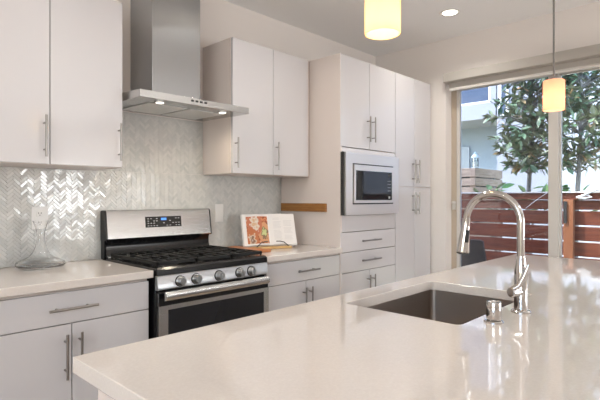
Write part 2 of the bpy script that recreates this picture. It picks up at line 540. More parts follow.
# wall cabinets
def wall_cabinet(x0, xd, x1, hs, label, fx=None):
    t = thing('wall_cabinet', ((x0 + x1) / 2, -0.17, 1.443), label, 'cabinet', None)
    MB().box(x0, x1, UF + 0.021, -0.001, 1.443, 2.3465).obj('body', 'carcass', t, 0.001)
    for a, b_, h in ((x0, xd, hs[0]), (xd, x1, hs[1])):
        front('door', a, b_, 1.443, 2.3465, UF, t, (h, 1.478, h, 1.680))
    return t
wall_cabinet(-0.760, -0.388, -0.016, (-0.415, -0.041), 'white gloss wall cabinet left of the range hood, two doors above the outlet')
wc = wall_cabinet(0.739, 1.108, 1.476, (0.762, 1.132), 'white gloss wall cabinet between range hood and tall oven cabinet, above the cookbook')
MB().box(1.477, 1.508, UF + 0.02, UF + 0.04, 1.443, 2.3465).obj('filler_strip', 'carcass', wc, 0.001)

# base cabinets
def base_cabinet(x0, xd, x1, label):
    t = thing('base_cabinet', ((x0 + x1) / 2, -0.3, 0), label, 'cabinet')
    MB().box(x0, x1, BF + 0.021, -0.001, 0.10, 0.868).obj('body', 'carcass', t, 0.001)
    MB().box(x0 + .002, x1 - .002, BF + 0.085, -0.02, 0.0, 0.099).obj('toe_kick', 'gap', t)
    c_ = xd
    front('drawer', x0, x1, 0.7184, 0.862, BF, t, (c_ - 0.105, 0.790, c_ + 0.105, 0.790))
    front('door', x0, xd, 0.105, 0.7184, BF, t, (xd - 0.031, 0.480, xd - 0.031, 0.678))
    front('door', xd, x1, 0.105, 0.7184, BF, t, (xd + 0.031, 0.480, xd + 0.031, 0.678))
    return t
base_cabinet(-0.768, -0.393, -0.018, 'white gloss base cabinet left of the range, under the glass decanter')
base_cabinet(0.776, 1.143, 1.508, 'white gloss base cabinet right of the range, under the cookbook')

# worktops
tag(box('countertop', 'quartz', (-0.80, -0.006, -0.655, -0.009, 0.8765, 0.914), None, 0.003),
    'pale quartz countertop left of the range, carrying the glass decanter', 'countertop')
tag(box('countertop', 'quartz', (0.752, 1.509, -0.655, -0.009, 0.8765, 0.914), None, 0.003),
    'pale quartz countertop right of the range, carrying the cookbook', 'countertop')
for x0, x1 in ((-0.768, -0.018), (0.776, 1.508)):
    pass

# tall oven cabinet
tc_ = thing('oven_cabinet', (1.882, -0.3, 0), 'white gloss tall cabinet housing the built-in microwave, with drawers below', 'cabinet')
b_ = MB()
x0, x1 = 1.513, 2.2515
b_.box(x0, x0 + .019, BF + .001, -.001, 0.1, 2.348)
b_.box(x1 - .019, x1 - .0005, BF + .021, -.001, 0.1, 2.348)
b_.box(x0 + .019, x1 - .019, -.020, -.001, 0.1, 2.348)
for z in (0.10, 1.136, 1.624, 2.329):
    b_.box(x0 + .019, x1 - .019, BF + .021, -.020, z, z + .019)
b_.obj('body', 'carcass', tc_, 0.001)
MB().box(x0 + .002, x1 - .002, BF + .085, -.02, 0, .099).obj('toe_kick', 'gap', tc_)
front('door', x0, 1.880, 1.660, 2.348, BF, tc_, (1.846, 1.718, 1.846, 1.917))
front('door', 1.880, x1, 1.660, 2.348, BF, tc_, (1.912, 1.718, 1.912, 1.917))
MB().box(x0 + .0195, x1 - .002, BF + .002, BF + .020, 1.625, 1.656).obj('rail', 'lacquer', tc_, 0.001)
MB().box(x0 + .002, x1 - .002, BF + .002, BF + .020, 1.024, 1.146).obj('apron', 'lacquer', tc_, 0.001)
front('drawer', x0, x1, 0.8705, 1.022, BF, tc_, (1.745, 0.948, 1.995, 0.948))
front('drawer', x0, x1, 0.7155, 0.8705, BF, tc_, (1.745, 0.797, 1.995, 0.797))
front('door', x0, 1.880, 0.105, 0.7155, BF, tc_, (1.846, 0.480, 1.846, 0.678))
front('door', 1.880, x1, 0.105, 0.7155, BF, tc_, (1.912, 0.480, 1.912, 0.678))

# pantry
pt = thing('pantry_cabinet', (2.555, -0.3, 0), 'white gloss tall pantry cabinet beside the sliding door wall, four doors', 'cabinet')
MB().box(2.2525, 2.857, BF + .021, -.001, 0.1, 2.348).obj('body', 'carcass', pt, 0.001)
MB().box(2.2545, 2.855, BF + .085, -.02, 0, .099).obj('toe_kick', 'gap', pt)
for z0, z1, h0, h1 in ((1.376, 2.348, 1.413, 1.618), (0.105, 1.376, 1.136, 1.332)):
    front('door', 2.2525, 2.563, z0, z1, BF, pt, (2.530, h0, 2.530, h1))
    front('door', 2.563, 2.857, z0, z1, BF, pt, (2.597, h0, 2.597, h1))

# ------------------------------------------------------------------ herringbone backsplash
def herringbone(x0, x1, z0, z1, w=0.0155, n=3, yb=-0.0055, yf=-0.0085):
    s = MB()
    tone = s.bm.faces.layers.float.new('tone')
    s.box(x0, x1, yb, -0.0005, z0, z1, 1)
    ca = math.sqrt(0.5)
    rnd = random.Random(3)
    def clip(poly):
        for ax, lim, sg in ((0, x0 + .001, 1), (0, x1 - .001, -1), (1, z0 + .001, 1), (1, z1 - .001, -1)):
            o = []
            for i in range(len(poly)):
                a, b = poly[i - 1], poly[i]
                ia, ib = (a[ax] - lim) * sg >= 0, (b[ax] - lim) * sg >= 0
                if ia != ib:
                    t = (lim - a[ax]) / (b[ax] - a[ax])
                    o.append((a[0] + (b[0] - a[0]) * t, a[1] + (b[1] - a[1]) * t))
                if ib: o.append(b)
            poly = o
            if len(poly) < 3: return None
        return poly
    R = int(max(x1 - x0, z1 - z0) / w) + 8
    cx, cz = (x0 + x1) / 2, (z0 + z1) / 2
    g = 0.0006
    for i in range(-R * 2, R * 2):
        for j in range(-R, R):
            bx, by = i + 2 * n * j, i
            for (a, b, ww, hh) in ((bx, by, n, 1), (bx + n, by - (n - 1), 1, n)):
                pc_ = ((a + ww / 2) * w, (b + hh / 2) * w)
                qx = cx + (pc_[0] - pc_[1]) * ca; qz = cz + (pc_[0] + pc_[1]) * ca
                if not (x0 - .06 < qx < x1 + .06 and z0 - .06 < qz < z1 + .06): continue
                cs = [(a * w + g, b * w + g), ((a + ww) * w - g, b * w + g), ((a + ww) * w - g, (b + hh) * w - g), (a * w + g, (b + hh) * w - g)]
                poly = clip([(cx + (p - q) * ca, cz + (p + q) * ca) for p, q in cs])
                if not poly: continue
                tx, tz = rnd.gauss(0, 0.020), rnd.gauss(0, 0.016)
                A = s.verts([(p, yb + .0002, q) for p, q in poly])
                mxx = sum(p for p, q in poly) / len(poly); mz = sum(q for p, q in poly) / len(poly)
                B = s.verts([(p + (mxx - p) * .04, yf + tx * (p - mxx) + tz * (q - mz), q + (mz - q) * .04) for p, q in poly])
                v = rnd.random() * 0.6
                f = s.face(B); f[tone] = v
                for k_ in range(len(poly)):
                    f = s.face([A[k_], A[(k_ + 1) % len(poly)], B[(k_ + 1) % len(poly)], B[k_]])
                    if f: f[tone] = v
    return s
hb = herringbone(-0.90, 1.5095, 0.9145, 1.442)
bs = hb.obj('tile_backsplash', ['tile', 'grout'], None, smooth=False)
hb = herringbone(-0.0145, 0.7375, 1.443, 1.814)
bs2 = hb.obj('hood_wall_tiles', ['tile', 'grout'], bs, smooth=False)
tag(bs, 'glossy pale marble herringbone tile backsplash on the wall behind the range', 'backsplash')

# ------------------------------------------------------------------ range
rg = thing('gas_range', (0.375, -0.35, 0), 'stainless steel gas range with black cooktop between the base cabinets', 'range')
RX0, RX1 = 0.000, 0.744
b_ = MB()
b_.box(RX0 + .002, RX1 - .002, -0.655, -0.035, 0.06, 0.912)
for fx in (RX0 + .05, RX1 - .05):
    for fy in (-.6, -.08): b_.tube([(fx, fy, 0), (fx, fy, .06)], .018, 12)
b_.obj('body', 'black', rg, 0.002)
b_ = MB(); b_.prism([(-0.10, .912), (-0.668, .912), (-0.676, .900), (-0.676, .886), (-0.656, .886), (-.656, .9115)][0:0] or [(-0.095, .9125), (-0.095, .925), (-0.660, .925), (-0.676, .915), (-0.678, .886), (-0.657, .886), (-0.657, .9125)], 0, RX0, RX1)
b_.obj('cooktop', 'black', rg, 0.0015)
# control panel
b_ = MB(); b_.prism([(-0.656, .812), (-0.656, .8855), (-0.676, .8855), (-0.680, .879), (-0.686, .816), (-0.682, .812)], 0, RX0, RX1 - .002)
cp = b_.obj('control_panel', 'steel', rg, 0.0015)
for i, kx in enumerate((0.128, 0.225, 0.374, 0.520, 0.607)):
    mx = Matrix.Rotation(math.radians(88), 4, 'X')
    kb = MB()
    kb.lathe([(0.0, 0), (0.025, 0), (0.025, 0.006), (0.0215, 0.009), (0.0205, 0.030), (0.018, 0.034), (0, 0.034)], (kx, -0.684, 0.848), 28, mx)
    kb.box(kx - .0035, kx + .0035, -0.7245, -0.714, 0.829, 0.867)
    kb.obj('knob', 'steel', rg, 0.0008)
    MB().lathe([(0, 0), (0.029, 0), (0.029, 0.002), (0, 0.002)], (kx, -0.6828, 0.848), 28, mx).obj('knob_bezel', 'black', rg)
# oven door
b_ = MB()
b_.box(RX0 + .002, RX1 - .004, -0.689, -0.657, 0.165, 0.800)
b_.obj('door_core', 'black', rg, 0.002)
dY = -0.693
b_ = MB()
wx0, wx1, wz0, wz1 = 0.052, 0.700, 0.36, 0.712
b_.box(RX0 + .002, wx0, dY - .002, -0.6895, 0.165, 0.735); b_.box(wx1, RX1 - .004, dY - .002, -0.6895, 0.165, 0.735)
b_.box(wx0, wx1, dY - .002, -0.6895, wz1, 0.735); b_.box(wx0, wx1, dY - .002, -0.6895, 0.165, wz0)
od = b_.obj('oven_door', 'steel_h', rg)
MB().box(wx0, wx1, dY, -0.6895, wz0, wz1).obj('oven_window', 'oven_glass', od)
b_ = MB(); b_.prism([(-0.718, .764), (-0.733, .767), (-0.740, .777), (-0.741, .789), (-0.737, .802), (-0.728, .809), (-0.718, .810)], 0, RX0 + .018, RX1 - .036)
hd = b_.obj('oven_handle', 'steel_h', rg, 0.0015)
for hx in (RX0 + .035, RX1 - .047): MB().box(hx - .014, hx + .014, -0.719, -0.6895, .774, .802).obj('handle_bracket', 'black', rg, 0.002)
b_ = MB(); b_.box(RX0 + .002, RX1 - .004, -0.690, -0.657, 0.065, 0.160); b_.obj('storage_drawer', 'steel_h', rg, 0.002)
# backguard
b_ = MB(); b_.prism([(-0.012, .9125), (-0.012, 1.192), (-0.022, 1.201), (-0.052, 1.202), (-0.064, 1.197), (-0.068, 1.186), (-0.088, 1.036), (-0.086, 1.030), (-0.060, 1.022), (-0.060, .9125)], 0, RX0 + .006, RX1 + .006)
bgp = b_.obj('backguard', 'black', rg, 0.001)
b_ = MB(); b_.prism([(-0.013, 1.200), (-0.022, 1.2045), (-0.053, 1.2055), (-0.067, 1.200), (-0.0715, 1.188), (-0.0920, 1.036), (-0.089, 1.030), (-0.0865, 1.0305), (-0.0885, 1.036), (-0.0685, 1.186), (-.0645, 1.1975), (-.052, 1.2025), (-.022, 1.2015), (-.013, 1.1975)], 0, RX0 + .014, RX1 + .000)
b_.obj('backguard_trim', 'steel_h', rg)
for e in (0, 1):
    xx0, xx1 = (RX0 + .003, RX0 + .014) if e == 0 else (RX1 + .0, RX1 + .010)
    MB().prism([(-0.012, 1.026), (-0.012, 1.196), (-0.022, 1.204), (-0.053, 1.205), (-0.066, 1.199), (-0.0712, 1.188), (-0.0915, 1.034), (-0.086, 1.026)], 0, xx0, xx1).obj('end_cap', 'black', rg, 0.001)
b_ = MB(); b_.prism([(-0.062, .926), (-0.094, .926), (-0.075, .955), (-0.068, .985), (-0.070, 1.010), (-0.080, 1.029), (-0.062, 1.029)], 0, RX0 + .012, RX1 - .002)
b_.obj('vent_trim', 'black', rg)
# display on the sloping face
sl = math.atan2(0.0205, 0.152)
mxd = Matrix.Translation((0, -0.0818, 1.1125)) @ Matrix.Rotation(-sl, 4, 'X')
def face_box(name, m_, x0, x1, z0, z1, th, parent, base=0.0):
    return MB().box(x0, x1, -base - th, -base, z0, z1, 0, mxd).obj(name, m_, parent)
dsp = face_box('display_panel', 'display', 0.258, 0.514, -0.020, 0.048, 0.0020, rg, 0.0)
face_box('clock_digits', 'blue_led', 0.366, 0.404, 0.024, 0.038, 0.0006, dsp, 0.0021)
rr_ = random.Random(5)
for ix, cx in enumerate((0.276, 0.296, 0.316, 0.336, 0.362, 0.385, 0.408, 0.430, 0.452, 0.474, 0.495)):
    for iz, cz_ in enumerate((-0.010, 0.006, 0.020, 0.035)):
        if 0.355 < cx < 0.415 and iz > 1: continue
        if rr_.random() < 0.35: continue
        MB().box(cx - .005, cx + .005, -0.0027, -0.0021, cz_ - .0016, cz_ + .0016, 0, mxd).obj('touch_button', 'icon', dsp)
# burners and grates
for bx, by, br in ((0.15, -0.52, .045), (0.15, -0.24, .036), (0.38, -0.38, .05), (0.61, -0.52, .05), (0.61, -0.24, .034)):
    MB().lathe([(0, 0), (br + .012, 0), (br + .012, .004), (br, .009), (0, .009)], (bx, by, .9252), 28).obj('burner_base', 'burner', rg)
    MB().lathe([(0, 0), (br * .82, 0), (br * .82, .006), (br * .7, .009), (0, .009)], (bx, by, .9345), 28).obj('burner_cap', 'iron', rg)
def grate(x0, x1):
    g = MB(); y0, y1, zt, zb = -0.645, -0.115, 0.952, 0.938
    w_ = .015
    for y in (y0, y1 - w_): g.box(x0, x1, y, y + w_, zb - .004, zt)
    for x in (x0, x1 - w_): g.box(x, x + w_, y0, y1, zb - .004, zt)
    xm = (x0 + x1) / 2
    g.box(x0, x1, (y0 + y1) / 2 - w_ / 2, (y0 + y1) / 2 + w_ / 2, zb, zt)
    for cy in ((y0 * .75 + y1 * .25), (y0 * .25 + y1 * .75)):
        for sx in (-1, 1):
            xa, xb = (x0, xm - .028) if sx < 0 else (xm + .028, x1)
            g.box(xa, xb, cy - w_ / 2, cy + w_ / 2, zb, zt)
        g.box(xm - w_ / 2, xm + w_ / 2, cy + .028, min(cy + .125, y1), zb, zt)
        g.box(xm - w_ / 2, xm + w_ / 2, max(cy - .125, y0), cy - .028, zb, zt)
        for dx in (-.055, .055):
            g.box(xm + dx - w_ / 2, xm + dx + w_ / 2, cy - .125, cy - .045, zb, zt)
            g.box(xm + dx - w_ / 2, xm + dx + w_ / 2, cy + .045, cy + .125, zb, zt)
    for fx in (x0 + .002, x1 - .012):
        for fy in (y0 + .002, y1 - .012, (y0 + y1) / 2 - .005): g.box(fx, fx + .01, fy, fy + .01, .9255, zb)
    return g.obj('grate', 'iron', rg, 0.0025, seg=1)
grate(0.018, 0.254); grate(0.258, 0.492); grate(0.496, 0.732)

# ------------------------------------------------------------------ hood
hd_ = thing('range_hood', (0.375, 0, 1.815), 'stainless steel chimney range hood on the wall above the gas range', 'range hood')
b_ = MB(); b_.box(0.198, 0.534, -0.272, -0.001, 1.860, 2.739); b_.obj('chimney', 'steel', hd_, 0.002)
b_ = MB()
HY = -0.50
b_.prism([(-0.001, 1.822), (HY, 1.815), (HY, 1.855), (-0.29, 1.8655), (-0.001, 1.8655)], 0, 0.003, 0.746)
b_.obj('canopy', 'steel_h', hd_, 0.0015)
for fx0, fx1 in ((0.115, 0.365), (0.385, 0.635)):
    MB().prism([(-0.06, 1.8155), (-0.385, 1.811), (-0.385, 1.8155), (-0.06, 1.820)], 0, fx0, fx1).obj('grease_filter', 'filter', hd_, 0.001)
for lx in (0.157, 0.590):
    f = MB().lathe([(0, 0), (.030, 0), (.030, .004), (0, .004)], (lx, -0.43, 1.8120), 24).obj('lamp_ring', 'steel', hd_)
    MB().lathe([(0, 0), (.022, 0), (.022, .002), (0, .002)], (lx, -0.43, 1.8098), 24).obj('lamp_lens', 'hood_led', f)
    light('hood_lamp', 'SPOT', (lx, -0.43, 1.806), 5.0, (1, 0.86, 0.66), direction=(0, 0.25, -1), spot_size=2.2, spot_blend=0.8, shadow_soft_size=0.02)
for kx in (0.325, 0.355, 0.385, 0.415): MB().box(kx - .008, kx + .008, HY - .003, HY - .0003, 1.833, 1.844).obj('push_button', 'slot', hd_, 0.0006)

# ------------------------------------------------------------------ microwave
mw = thing('microwave', (1.882, -0.64, 1.155), 'built-in stainless microwave with dark window in the tall oven cabinet', 'microwave')
MB().box(1.545, 2.205, -0.629, -0.10, 1.1552, 1.620).obj('body', 'black', mw, 0.002)
k = MB()
mx0, mx1, mz0, mz1 = 1.530, 2.244, 1.151, 1.6195
ix0, ix1, iz0, iz1 = 1.612, 2.166, 1.230, 1.5400
k.box(mx0, ix0, -0.668, -0.631, mz0, mz1); k.box(ix1, mx1, -0.668, -0.631, mz0, mz1)
k.box(ix0, ix1, -0.668, -0.631, mz0, iz0); k.box(ix0, ix1, -0.668, -0.631, iz1, mz1)
k.obj('trim_frame', 'steel_light', mw)
MB().box(1.514, mx0 - .0005, -0.655, -0.631, mz0, mz1).obj('recess_shade', 'slot', mw)  # dark strip painting the shade of the recess beside the trim
MB().box(ix0 + .0005, ix1 - .0005, -0.664, -0.630, iz0 + .0005, iz1 - .0005).obj('door_gasket', 'slot', mw)
dx0, dx1, dz0, dz1 = ix0 + .010, ix1 - .010, iz0 + .010, iz1 - .010
k = MB()
gx0, gx1, gz0, gz1 = 1.640, 2.128, 1.262, 1.487
k.box(dx0, gx0, -0.678, -0.6645, dz0, dz1); k.box(gx1, dx1, -0.678, -0.6645, dz0, dz1)
k.box(gx0, gx1, -0.678, -0.6645, dz0, gz0); k.box(gx0, gx1, -0.678, -0.6645, gz1, dz1)
md = k.obj('door', 'steel_light', mw)
MB().box(gx0, 2.052, -0.6765, -0.6645, gz0, gz1).obj('window', 'oven_glass', md)
kp = MB().box(2.052, gx1, -0.6768, -0.6645, gz0, gz1).obj('keypad', 'display', mw)
MB().box(2.070, 2.110, -0.6775, -0.6769, 1.452, 1.470).obj('clock', 'slot', kp)
for i in range(3):
    for j in range(4):
        MB().box(2.067 + i * .017, 2.074 + i * .017, -0.6774, -0.6769, 1.335 + j * .026, 1.338 + j * .026).obj('keypad_button', 'icon', kp)
MB().box(2.078, 2.100, -0.6785, -0.6769, 1.274, 1.292).obj('start_button', 'icon', kp)

# ------------------------------------------------------------------ wall fittings
ot = thing('wall_outlet', (-0.331, -0.009, 1.17), 'white double outlet on herringbone tile above the glass decanter', 'outlet')
MB().box(-0.373, -0.289, -0.0165, -0.0100, 1.107, 1.231).obj('cover_plate', 'plastic', ot, 0.002)
for z in (1.142, 1.192):
    s_ = MB().box(-0.348, -0.314, -0.0185, -0.0166, z - .014, z + .014).obj('socket', 'plastic', ot, 0.002)
    k = MB()
    for x in (-.338, -.325): k.box(x - .0013, x + .0013, -.0190, -.0186, z - .001, z + .008)
    k.box(-.334, -.329, -.0190, -.0186, z - .009, z - .005)
    k.obj('socket_slot', 'slot', s_)
sw = thing('light_switch', (0.874, -0.009, 1.17), 'white rocker switch on the tiles between range and cookbook', 'switch')
MB().box(0.838, 0.910, -0.0165, -0.0100, 1.104, 1.234).obj('cover_plate', 'plastic', sw, 0.002)
MB().box(0.858, 0.890, -0.0195, -0.0166, 1.135, 1.203).obj('rocker', 'plastic', sw, 0.002)

kr = MB().box(1.492, 1.5125, -0.501, -0.020, 1.173, 1.237).obj('knife_rack', 'oak', None, 0.003, loc=(1.5, -0.26, 1.17))
tag(kr, 'brown wooden magnetic knife strip fixed to the side of the tall cabinet', 'knife rack')

# ------------------------------------------------------------------ decanter
dc = (-0.366, -0.140)
outer = [(0.0, .0), (.100, .0), (.126, .008), (.135, .020), (.128, .034), (.100, .046), (.066, .062), (.044, .085), (.030, .115), (.0225, .150), (.0215, .180), (.025, .205), (.033, .232), (.043, .258)]
inner = [(r - .0025, z + (0.0 if i > 2 else .003)) for i, (r, z) in enumerate(outer)][1:]
outer = [(r * .88, z * .95) for r, z in outer]; inner = [(max(0, r * .88), z * .95) for r, z in inner]
prof = outer + [(inner[-1][0], inner[-1][1])] + inner[::-1][1:] + [(0, .004)]
d_ = MB().lathe(prof, (dc[0], dc[1], 0.9145), 48)
tag(d_.obj('glass_decanter', 'clear', None, loc=(dc[0], dc[1], .9145)), 'clear glass wide-based decanter on the left countertop below the outlet', 'decanter')

# ------------------------------------------------------------------ cutting board, cookbook, stand
mxb = Matrix.Translation((0.868, -0.30, 0.9145)) @ Matrix.Rotation(math.radians(4), 4, 'Z')
k = MB().box(-.085, .085, -.18, .17, 0, .018, 0, mxb)
tag(k.obj('cutting_board', 'board', None, 0.004, loc=(0.868, -0.30, .9145)), 'orange-brown wooden board lying beside the range in front of the cookbook', 'cutting board')

bc = Vector((1.125, -0.300, 0.0))
ang = math.radians(-25)
def bmx(z, lean):      # local x along the book width, local z up the page, local -y towards the reader
    return Matrix.Translation((bc.x, bc.y, z)) @ Matrix.Rotation(ang, 4, 'Z') @ Matrix.Rotation(-lean, 4, 'X')
st = thing('book_stand', (bc.x, bc.y, .9145), 'bamboo book stand with black wire page holders on the right countertop', 'book stand')
m0 = bmx(.9145, 0)
MB().box(-.145, .145, -.045, .12, 0.0, .016, 0, m0).obj('base', 'bamboo', st, 0.002)
lean = math.radians(21)
m1 = bmx(.9315, lean)
MB().box(-.120, .120, .016, .024, 0.008, .19, 0, m1).obj('back_rest', 'bamboo', st, 0.002)
for s_ in (-1, 1):
    w = MB()
    pts = [(s_ * .120, -.040, .016), (s_ * .113, -.046, .022), (s_ * .085, -.040, .046), (s_ * .060, -.030, .052), (s_ * .032, -.022, .052)]
    w.tube([m0 @ Vector(p) for p in pts], .0032, 10)
    w.obj('page_holder', 'rubber', st)
bk = thing('cookbook', (bc.x, bc.y, .9315), 'open cookbook with orange food photo page, propped on the bamboo stand', 'book')
PW, PH = .200, .240
def curve(t):     # page surface height towards the reader, t 0 at spine 1 at edge
    return .004 + .013 * math.sin(min(1, t * 1.25) * PI) ** .8 * (1 - .45 * t) + .001
def pageblock(s_, cover=False):
    n_ = 12; k = MB()
    prof = []
    for i in range(n_ + 1):
        t = i / n_
        prof.append((s_ * t * PW, -curve(t)))
    poly = prof + [(s_ * PW, .006), (0, .006)]
    k.prism(poly, 2, 0.004, PH, m1)
    return k
k = MB(); k.box(-PW - .006, PW + .006, .0065, .0105, 0, PH + .005, 0, m1); k.obj('cover', 'cover', bk, 0.001)
pageblock(-1).obj('page_block', 'paper', bk); pageblock(1).obj('page_block', 'paper', bk)
def page_sheet(name, m_, s_, t0, t1, z0, z1, eps=.0006):
    k = MB(); uvl = k.bm.loops.layers.uv.new('UVMap'); n_ = 10
    rows = []
    for i in range(n_ + 1):
        t = t0 + (t1 - t0) * i / n_
        x = s_ * t * PW; y = -curve(t) - eps
        rows.append((k.bm.verts.new(m1 @ Vector((x, y, z0))), k.bm.verts.new(m1 @ Vector((x, y, z1))), i / n_))
    for (a, b_, u), (c_, d_, u2) in zip(rows[:-1], rows[1:]):
        f = k.bm.faces.new((a, c_, d_, b_))
        for l_, uv_ in zip(f.loops, ((u, 0), (u2, 0), (u2, 1), (u, 1))):
            l_[uvl].uv = ((1 - uv_[0]) if s_ < 0 else uv_[0], uv_[1])
    return k.obj(name, m_, bk)
page_sheet('food_photo', 'photo', -1, .06, .86, .016, .222)
k = MB()
rr_ = random.Random(2)
for i in range(18):
    z = .205 - i * .0095
    for (a, b_) in ((.14, .46), (.54, .90)):
        if i < 2 and a > .5: continue
        if a < .3 and i in (2, 9) or (a > .5 and i in (7, 13)): continue
        e = b_ - rr_.random() * .08
        n_ = 4
        for q in range(n_):
            t0_, t1_ = a + (e - a) * q / n_, a + (e - a) * (q + 1) / n_
            k.face(k.verts([m1 @ Vector((t0_ * PW, -curve(t0_) - .0008, z)), m1 @ Vector((t1_ * PW, -curve(t1_) - .0008, z)),
                            m1 @ Vector((t1_ * PW, -curve(t1_) - .0008, z + .003)), m1 @ Vector((t0_ * PW, -curve(t0_) - .0008, z + .003))]))
k.obj('text_line', 'ink', bk)

# ------------------------------------------------------------------ island
IX0, IX1, IY0, IY1 = -0.800, 1.985, -2.790, -1.712
SX0, SX1, SY0, SY1 = 0.072, 0.686, -2.232, -1.812
def ring_top(z0, z1, r=0.022, n=6):
    k = MB()
    outer = [(IX0, IY0), (IX1, IY0), (IX1, IY1), (IX0, IY1)]
    cs = [(SX0 + r, SY0 + r, PI), (SX1 - r, SY0 + r, 1.5 * PI), (SX1 - r, SY1 - r, 0), (SX0 + r, SY1 - r, .5 * PI)]
    arcs = [[(cx + r * math.cos(a + .5 * PI * i / n), cy + r * math.sin(a + .5 * PI * i / n)) for i in range(n + 1)] for cx, cy, a in cs]
    lev = []
    for z in (z0, z1):
        o = k.verts([(x, y, z) for x, y in outer]); ar = [k.verts([(x, y, z) for x, y in a]) for a in arcs]
        lev.append((o, ar))
        for c in range(4):
            for i in range(n): k.face([o[c], ar[c][i], ar[c][i + 1]])
            d = (c + 1) % 4
            k.face([o[c], o[d], ar[d][0], ar[c][n]])
    (o0, a0), (o1, a1) = lev
    for c in range(4):
        d = (c + 1) % 4
        k.face([o0[c], o0[d], o1[d], o1[c]])
        for i in range(n): k.face([a0[c][i], a0[c][i + 1], a1[c][i + 1], a1[c][i]])
        k.face([a0[c][n], a0[d][0], a1[d][0], a1[c][n]])
    return k
tag(ring_top(0.876, 0.914).obj('island_countertop', 'quartz', None, 0.0025), 'large glossy pale quartz island countertop with the sink cut into it', 'countertop')
isl = thing('kitchen_island', (0.59, -2.25, 0), 'off-white kitchen island base carrying the big countertop with the sink', 'island')
k = MB()
EX = IX0 + .040
k.box(EX + .020, EX + .038, -2.60, -1.775, .10, .875); k.box(IX1 - .24, IX1 - .222, -2.60, -1.775, .10, .875)
k.box(EX + .038, IX1 - .24, -2.60, -2.582, .10, .875); k.box(EX + .038, IX1 - .24, -2.582, -1.775, .10, .118)
k.obj('body', 'carcass', isl, 0.001)
MB().box(EX, EX + .019, -2.62, -1.755, 0, .8755).obj('end_panel', 'carcass', isl, 0.001)
MB().box(EX + .022, IX1 - .24, -2.54, -1.84, 0, .099).obj('toe_kick', 'gap', isl)
xs = [EX + .020, -0.30, 0.05, 0.71, 1.22, IX1 - .222]
for i in range(5):
    o = MB().box(xs[i] + .002, xs[i + 1] - .002, -1.774, -1.756, .105, .870).obj('door', 'lacquer', isl, 0.001)
    bar_handle((xs[i + 1] - .04, -1.756, .55), (xs[i + 1] - .04, -1.756, .75), (0, 1, 0), parent=o)

# sink bowl, undermounted
k = MB()
def rrect(x0, x1, y0, y1, r, n=6):
    return [(cx + r * math.cos(a + .5 * PI * i / n), cy + r * math.sin(a + .5 * PI * i / n))
            for cx, cy, a in ((x0 + r, y0 + r, PI), (x1 - r, y0 + r, 1.5 * PI), (x1 - r, y1 - r, 0), (x0 + r, y1 - r, .5 * PI)) for i in range(n + 1)]
levels = [(-.022, .8755), (.003, .8755), (.002, .66 + .02), (-.006 + .02, .663), (.06, .656)]
def inset(e): return rrect(SX0 - .004 + e, SX1 + .004 - e, SY0 - .004 + e, SY1 + .004 - e, .025)
seq = [(-.018, .8755), (0, .8755), (.002, .690), (.010, .672), (.030, .664)]
rings = [k.verts([(x, y, z) for x, y in inset(e)]) for e, z in seq]
for A, B in zip(rings[:-1], rings[1:]):
    for i in range(len(A)): k.face([A[i], A[(i + 1) % len(A)], B[(i + 1) % len(A)], B[i]])
k.face(rings[-1])
sk = k.obj('kitchen_sink', 'sink', None, loc=(.38, -2.02, .66), fix=False)
so = sk.modifiers.new('thick', 'SOLIDIFY'); so.thickness = .0015; so.offset = -1
tag(sk, 'rectangular undermount stainless sink set in the island countertop', 'sink')
MB().lathe([(0, 0), (.045, 0), (.045, .002), (.03, -.0005 + .002), (.028, .001), (0, .001)], (.38, -2.02, .6655), 28).obj('drain', 'chrome', sk)

# faucet
fx, fy = 0.357, -2.302
fa = thing('kitchen_faucet', (fx, fy, .914), 'tall chrome gooseneck pull-down faucet on the island beside the sink', 'faucet')
MB().lathe([(0, 0), (.030, 0), (.030, .004), (.027, .008), (.0205, .010), (.0205, .120), (.0195, .135), (.0150, .170), (.0135, .176), (.0135, .18), (0, .18)], (fx, fy, .9142), 36).obj('faucet_body', 'chrome', fa)
ra = .090
pts = [(fx, fy, 1.092), (fx, fy, 1.13), (fx, fy, 1.17), (fx, fy, 1.20)]
for i in range(1, 25):
    a = PI * i / 24 * 0.985
    pts.append((fx, fy + ra - ra * math.cos(a), 1.20 + ra * math.sin(a) * 1.02))
MB().tube(pts, .0118, 20).obj('spout', 'chrome', fa)
e = Vector(pts[-1]); dirv = (Vector(pts[-1]) - Vector(pts[-3])).normalized(); dirv = Vector((0.0, 0.12, -1)).normalized()
q = dirv.to_track_quat('Z', 'Y').to_matrix().to_4x4()
h_ = MB().lathe([(0, -.004), (.0135, -.004), (.0138, .022), (.0145, .026), (.0165, .05), (.0215, .100), (.0225, .112), (.020, .116), (0, .116)], e, 30, q).obj('spray_head', 'chrome', fa)
c_ = e + dirv * .058
yv = Vector((-.62, -.78, 0)).normalized(); xv = dirv.cross(yv).normalized(); yv2 = xv.cross(dirv)
mm_ = Matrix((( xv.x, yv2.x, dirv.x, c_.x), (xv.y, yv2.y, dirv.y, c_.y), (xv.z, yv2.z, dirv.z, c_.z), (0, 0, 0, 1)))
MB().box(-.0065, .0065, .013, .0215, -.024, .020, 0, mm_).obj('spray_button', 'rubber', h_, 0.003)
MB().lathe([(0, 0), (.0205, 0), (.0205, .004), (.016, .006), (0, .006)], e + dirv * .1155, 24, q).obj('nozzle', 'rubber', h_)
lv = Vector((-.88, .36, 0)).normalized()
k = MB(); z_ = .980
k.tube([Vector((fx, fy, z_)) + lv * .012, Vector((fx, fy, z_)) + lv * .042, Vector((fx, fy, z_)) + lv * .046], [.0165, .0165, .013], 24)
k.obj('handle_hub', 'chrome', fa)
k = MB()
F_ = Vector((fx, fy, 0)); front_ = Vector((-.722, -.692, 0)); left_ = Vector((-.692, .722, 0))
